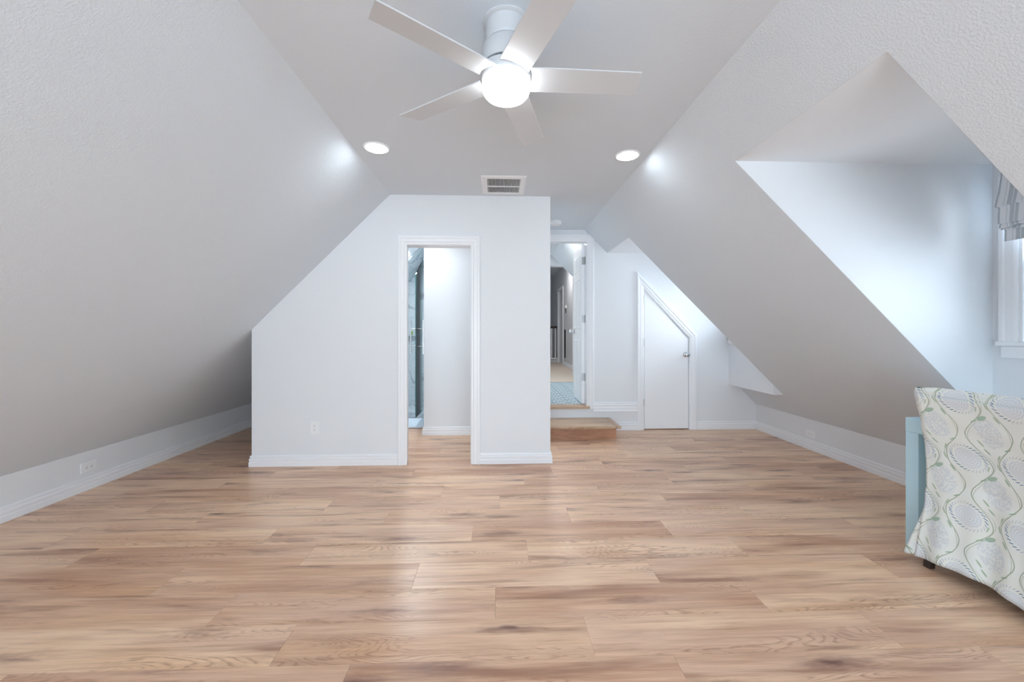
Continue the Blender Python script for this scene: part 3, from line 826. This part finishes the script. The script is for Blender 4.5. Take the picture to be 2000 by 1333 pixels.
lens = [(.0955, 2.240), (.0975, 2.236), (.0980, 2.215), (.0965, 2.200), (.092, 2.188), (.083, 2.178), (.068, 2.171), (.045, 2.167), (.015, 2.166)]
child('lamp_glass', lathe(bmesh.new(), lens, FX, FY, 56), M_fanlens, Fn, smooth=True)
def blade():
    bm = bmesh.new(); th = .006; n = 14
    r0, r1, w0, w1 = .098, .552, .124, .118
    rows = []
    for i in range(n+1):
        t = i/n; rr_ = r0+(r1-r0)*t; w_ = w0+(w1-w0)*t; row = []
        for j in range(9):
            u = j/8*2-1
            x = rr_
            if i == 0: x = math.sqrt(max(.0001, .104**2-(u*w0/2)**2*.95))+.003*abs(u)
            if i == n: x = rr_+.010*u
            row.append((x, u*w_/2))
        rows.append(row)
    top = [[bm.verts.new((x, y, th/2)) for x, y in r] for r in rows]; bot = [[bm.verts.new((x, y, -th/2)) for x, y in r] for r in rows]
    for i in range(n):
        for j in range(8):
            bm.faces.new([top[i][j], top[i+1][j], top[i+1][j+1], top[i][j+1]]); bm.faces.new([bot[i][j], bot[i][j+1], bot[i+1][j+1], bot[i+1][j]])
    for i in range(n):
        bm.faces.new([top[i][0], bot[i][0], bot[i+1][0], top[i+1][0]]); bm.faces.new([top[i][8], top[i+1][8], bot[i+1][8], bot[i][8]])
    for j in range(8):
        bm.faces.new([top[0][j], top[0][j+1], bot[0][j+1], bot[0][j]]); bm.faces.new([top[n][j], bot[n][j], bot[n][j+1], top[n][j+1]])
    bmesh.ops.recalc_face_normals(bm, faces=bm.faces); return bm
b0 = obj('blade', blade(), M_fan, Fn, bevel=.0015)
irn = obj('blade_bracket', B((.07, .17, -.018, .018, .003, .008)), M_fan, b0)
blades = [(b0, irn)]
for k in range(1, 5):
    a = b0.copy(); C.objects.link(a); a.parent = Fn; i2 = irn.copy(); C.objects.link(i2); i2.parent = a; blades.append((a, i2))
for k, (a, _) in enumerate(blades):
    az = .027+math.radians(72*k)
    a.location = (0, 0, 2.249-ZC)
    a.rotation_mode = 'XYZ'
    a.rotation_euler = (Matrix.Rotation(az, 3, 'Z') @ Matrix.Rotation(-.188, 3, 'X')).to_euler()

# ------------------------------------------------------------------ roman shade in the near dormer
SH = tag(empty('roman_shade', (DX-.1, 1.78, 2.18)), 'grey and white striped roman shade gathered at the top of the dormer window', 'window shade')
ya, yb = 1.465, 2.095
pf = [(.118, 2.17), (.122, 2.10), (.134, 2.02), (.150, 1.955), (.156, 1.932), (.150, 1.926), (.136, 1.930), (.134, 1.92), (.138, 1.87), (.140, 1.838),
      (.134, 1.832), (.128, 1.836), (.134, 1.822), (.132, 1.816), (.118, 1.822), (.124, 1.806), (.120, 1.800), (.104, 1.806), (.100, 1.80), (.100, 1.742)]
pf = [(d, z-.026 if i else z) for i, (d, z) in enumerate(pf)]
bm = bmesh.new(); ny = 40; rows = []
for j in range(ny+1):
    y = ya+(yb-ya)*j/ny
    row = [bm.verts.new((DX-d-(.003*math.sin(y*37+z*9) if 2 < i < 19 else 0), y, z+(.004*math.sin(y*23+i) if 4 < i < 18 else 0))) for i, (d, z) in enumerate(pf)]
    rows.append(row)
for a, b in zip(rows, rows[1:]):
    for i in range(len(pf)-1): bm.faces.new([a[i], a[i+1], b[i+1], b[i]])
o = child('fabric', bm, M_stripe, SH, smooth=True)
so = o.modifiers.new('solid', 'SOLIDIFY'); so.thickness = .003; so.offset = 1
child('head_rail', B((DX-.115, DX-.026, ya+.01, yb-.01, 2.145, 2.188)), M_trim, SH)

# ------------------------------------------------------------------ desk
DK = tag(empty('desk', (2.30, 1.75, 0)), 'pale blue parsons desk behind the floral slipcovered chair', 'desk')
dx0, dx1, dy0, dy1, dz, dt = 2.30, 2.79, 1.17, 2.168, .737, .078
child('desk_top', B((dx0, dx1, dy0, dy1, dz-dt, dz)), M_blue, DK, bevel=.003)
for x in (dx0, dx1-.07):
    for y in (dy0, dy1-.07):
        child('leg', B((x+.0005, x+.0695, y+.0005, y+.0695, 0, dz-dt-.0005)), M_blue, DK, bevel=.0025)

# ------------------------------------------------------------------ slipcovered chair
CH = tag(empty('slipcovered_chair', (2.2, 1.745, 0)), 'dining chair in a cream floral slipcover pushed against the pale blue desk', 'chair')
YC = 1.745
def lerp(a, b, t): return a+(b-a)*t
def interp(tab, z):
    for (z0, v0), (z1, v1) in zip(tab, tab[1:]):
        if z <= z1: return lerp(v0, v1, max(0, min(1, (z-z0)/(z1-z0))))
    return tab[-1][1]
XB = [(.045, 2.178), (.18, 2.200), (.33, 2.226), (.46, 2.238), (.62, 2.225), (.78, 2.190), (.90, 2.160), (.94, 2.152)]   # outer back surface
HW = [(.045, .262), (.18, .258), (.33, .254), (.46, .252), (.62, .252), (.78, .253), (.90, .256), (.94, .256)]          # half width
def uvmap(me, fn):
    uv = me.uv_layers.new(name='UVMap')
    for l in me.loops: uv.data[l.index].uv = fn(me.vertices[l.vertex_index].co)
def back_body():
    """padded back: closed loops stacked in height, cover hanging to the hem on the outer side"""
    bm = bmesh.new(); nz = 44; na = 26; rings = []
    for k in range(nz+1):
        z = lerp(.40, .935, k/nz)
        x0 = interp(XB, z); hw = interp(HW, z); thk = interp([(.4, .062), (.7, .064), (.9, .062), (.935, .05)], z)
        ins = 0
        if z > .90: q = (z-.90)/.035; ins = .022*(1-math.sqrt(max(0, 1-q*q)))
        ring = []
        N = 2*na+10
        outer = []
        for i in range(na+1):   # outer face, far to near
            t = i/na*2-1; y = YC-t*(hw-ins*1.3)
            bow = .022*(1-t*t)
            edge = .014*max(0, abs(t)-.9)/.1
            outer.append((x0+bow+edge+ins, y))
        inner = [(x+thk-2*ins-(.012*max(0, abs((i/na*2-1))-.9)/.1)*2, y) for i, (x, y) in enumerate(outer)][::-1]
        pts = outer+inner
        for (x, y) in pts:
            top = -.008*(1-((y-YC)/hw)**2)*(1 if z > .88 else 0)*min(1, (z-.88)/.05 if z > .88 else 0)
            cr = .010*max(0, abs((y-YC)/hw)-.86)/.14*min(1, max(0, (z-.85)/.08))
            ring.append(bm.verts.new((x+.0025*math.sin(z*40+y*9), y, z+top+cr)))
        rings.append(ring)
    n = len(rings[0])
    for a, b in zip(rings, rings[1:]):
        for i in range(n): bm.faces.new([a[i], a[(i+1) % n], b[(i+1) % n], b[i]])
    # crown
    m = na+1; tr = rings[-1]
    mid = [bm.verts.new(((tr[i].co+tr[n-1-i].co)/2+Vector((0, 0, .012*(1-abs(i/(m-1)*2-1)**5)-.004*abs(i/(m-1)*2-1)**5)))) for i in range(m)]
    for i in range(m-1):
        bm.faces.new([tr[i], tr[i+1], mid[i+1], mid[i]]); bm.faces.new([mid[i], mid[i+1], tr[n-2-i], tr[n-1-i]])
    bm.faces.new([tr[0], mid[0], tr[n-1]]); bm.faces.new([tr[m-1], tr[m], mid[m-1]])
    bm.faces.new(rings[0][::-1])
    bmesh.ops.recalc_face_normals(bm, faces=bm.faces)
    return bm
UV0 = lambda co: (2.0-(co.y), co.z)
o = child('back', back_body(), M_print, CH, smooth=True)
off = Vector(CH.location)
uvmap(o.data, lambda c: (2.0-(c.y+off.y), c.z+off.z) if True else 0)
# skirt panel across the back, from the seat line to the hem, with soft folds
bm = bmesh.new(); nu, nv = 60, 40; rows = []
for j in range(nv+1):
    v = j/nv; row = []
    for i in range(nu+1):
        t = i/nu*2-1
        zh = .045+.026*(1-t*t)
        z = lerp(zh, .899, v)
        hw = interp(HW, z)+.002
        y = YC-t*hw
        fl = (1-v)**1.5
        x = interp(XB, z)-.0035+.022*(1-t*t)*(1 if z > .4 else lerp(.9, 1, z/.4))
        x += .014*max(0, abs(t)-.9)/.1*min(1, max(0, (z-.5)/.3))
        x += fl*(.010*math.sin(t*5.2+1.1)+.005*math.sin(t*13+2.4*v))-.004*math.exp(-((z-.40+t*.05)/.02)**2)-.003*math.exp(-((z-.45-t*.06)/.015)**2)
        x += .0015*math.sin(z*55+t*3)
        row.append(bm.verts.new((x, y, z)))
    rows.append(row)
for a, b in zip(rows, rows[1:]):
    for i in range(nu): bm.faces.new([a[i], a[i+1], b[i+1], b[i]])
bmesh.ops.recalc_face_normals(bm, faces=bm.faces)
o = child('back_skirt', bm, M_print, CH, smooth=True)
uvmap(o.data, lambda c: (2.0-(c.y+off.y), c.z+off.z))
so = o.modifiers.new('solid', 'SOLIDIFY'); so.thickness = .0025; so.offset = 0
# side skirts running forward under the desk, flaring at the back corner pleat
for side in (1, -1):
    bm = bmesh.new(); nu, nv = 26, 22; rows = []
    for j in range(nv+1):
        v = j/nv; row = []
        for i in range(nu+1):
            t = i/nu
            z = lerp(.052, .46, v)
            x = lerp(interp(XB, z)+.008, 2.66, t)
            flare = (1-v)*.020*math.exp(-((t-.13)/.10)**2) + (1-v)*.012*math.sin(t*14)*t
            y = YC+side*(.250+flare)
            row.append(bm.verts.new((x, y, z)))
        rows.append(row)
    for a, b in zip(rows, rows[1:]):
        for i in range(nu): bm.faces.new([a[i], a[i+1], b[i+1], b[i]])
    bmesh.ops.recalc_face_normals(bm, faces=bm.faces)
    o = child('side_skirt', bm, M_print, CH, smooth=True)
    uvmap(o.data, lambda c: (c.x+off.x-1.9, c.z+off.z))
    so = o.modifiers.new('solid', 'SOLIDIFY'); so.thickness = .0025; so.offset = 0
# corner pleat tab that stands out towards the desk leg
bm = bmesh.new(); rows = []
for j in range(19):
    v = j/18; z = lerp(.050, .36, v); row = []
    for i in range(7):
        t = i/6; e = (1-v)**1.15
        row.append(bm.verts.new((lerp(interp(XB, z)+.010, interp(XB, z)+.010-.018*e, t), lerp(YC+.250, YC+.250+.060*e+.002, t), z-.008*t+.004*math.sin(t*6))))
    rows.append(row)
for a, b in zip(rows, rows[1:]):
    for i in range(6): bm.faces.new([a[i], a[i+1], b[i+1], b[i]])
o = child('corner_pleat', bm, M_print, CH, smooth=True)
uvmap(o.data, lambda c: (c.x*1.5+c.y+1.1, c.z+.07))
so = o.modifiers.new('solid', 'SOLIDIFY'); so.thickness = .003; so.offset = 0
# front skirt and seat under the desk
bm = B((2.27, 2.665, YC-.247, YC+.247, .40, .485)); o = child('seat', bm, M_print, CH, bevel=.02, seg=3); uvmap(o.data, lambda c: (c.y+.3, c.x+.5))
o = child('front_skirt', B((2.655, 2.662, YC-.25, YC+.25, .052, .47)), M_print, CH); uvmap(o.data, lambda c: (c.y+.3, c.z))
for x in (2.262, 2.60):
    for y in (YC-.25, YC+.215):
        bm = bmesh.new(); q = .055 if x < 2.4 else 0
        lo = [bm.verts.new(p) for p in ((x-q+.004, y+.004, 0), (x-q+.036, y+.004, 0), (x-q+.036, y+.036, 0), (x-q+.004, y+.036, 0))]
        hi = [bm.verts.new(p) for p in ((x, y, .40), (x+.04, y, .40), (x+.04, y+.04, .40), (x, y+.04, .40))]
        bm.faces.new(lo[::-1]); bm.faces.new(hi)
        for i in range(4): bm.faces.new([lo[i], lo[(i+1) % 4], hi[(i+1) % 4], hi[i]])
        child('leg', bm, M_foot, CH, bevel=.003)
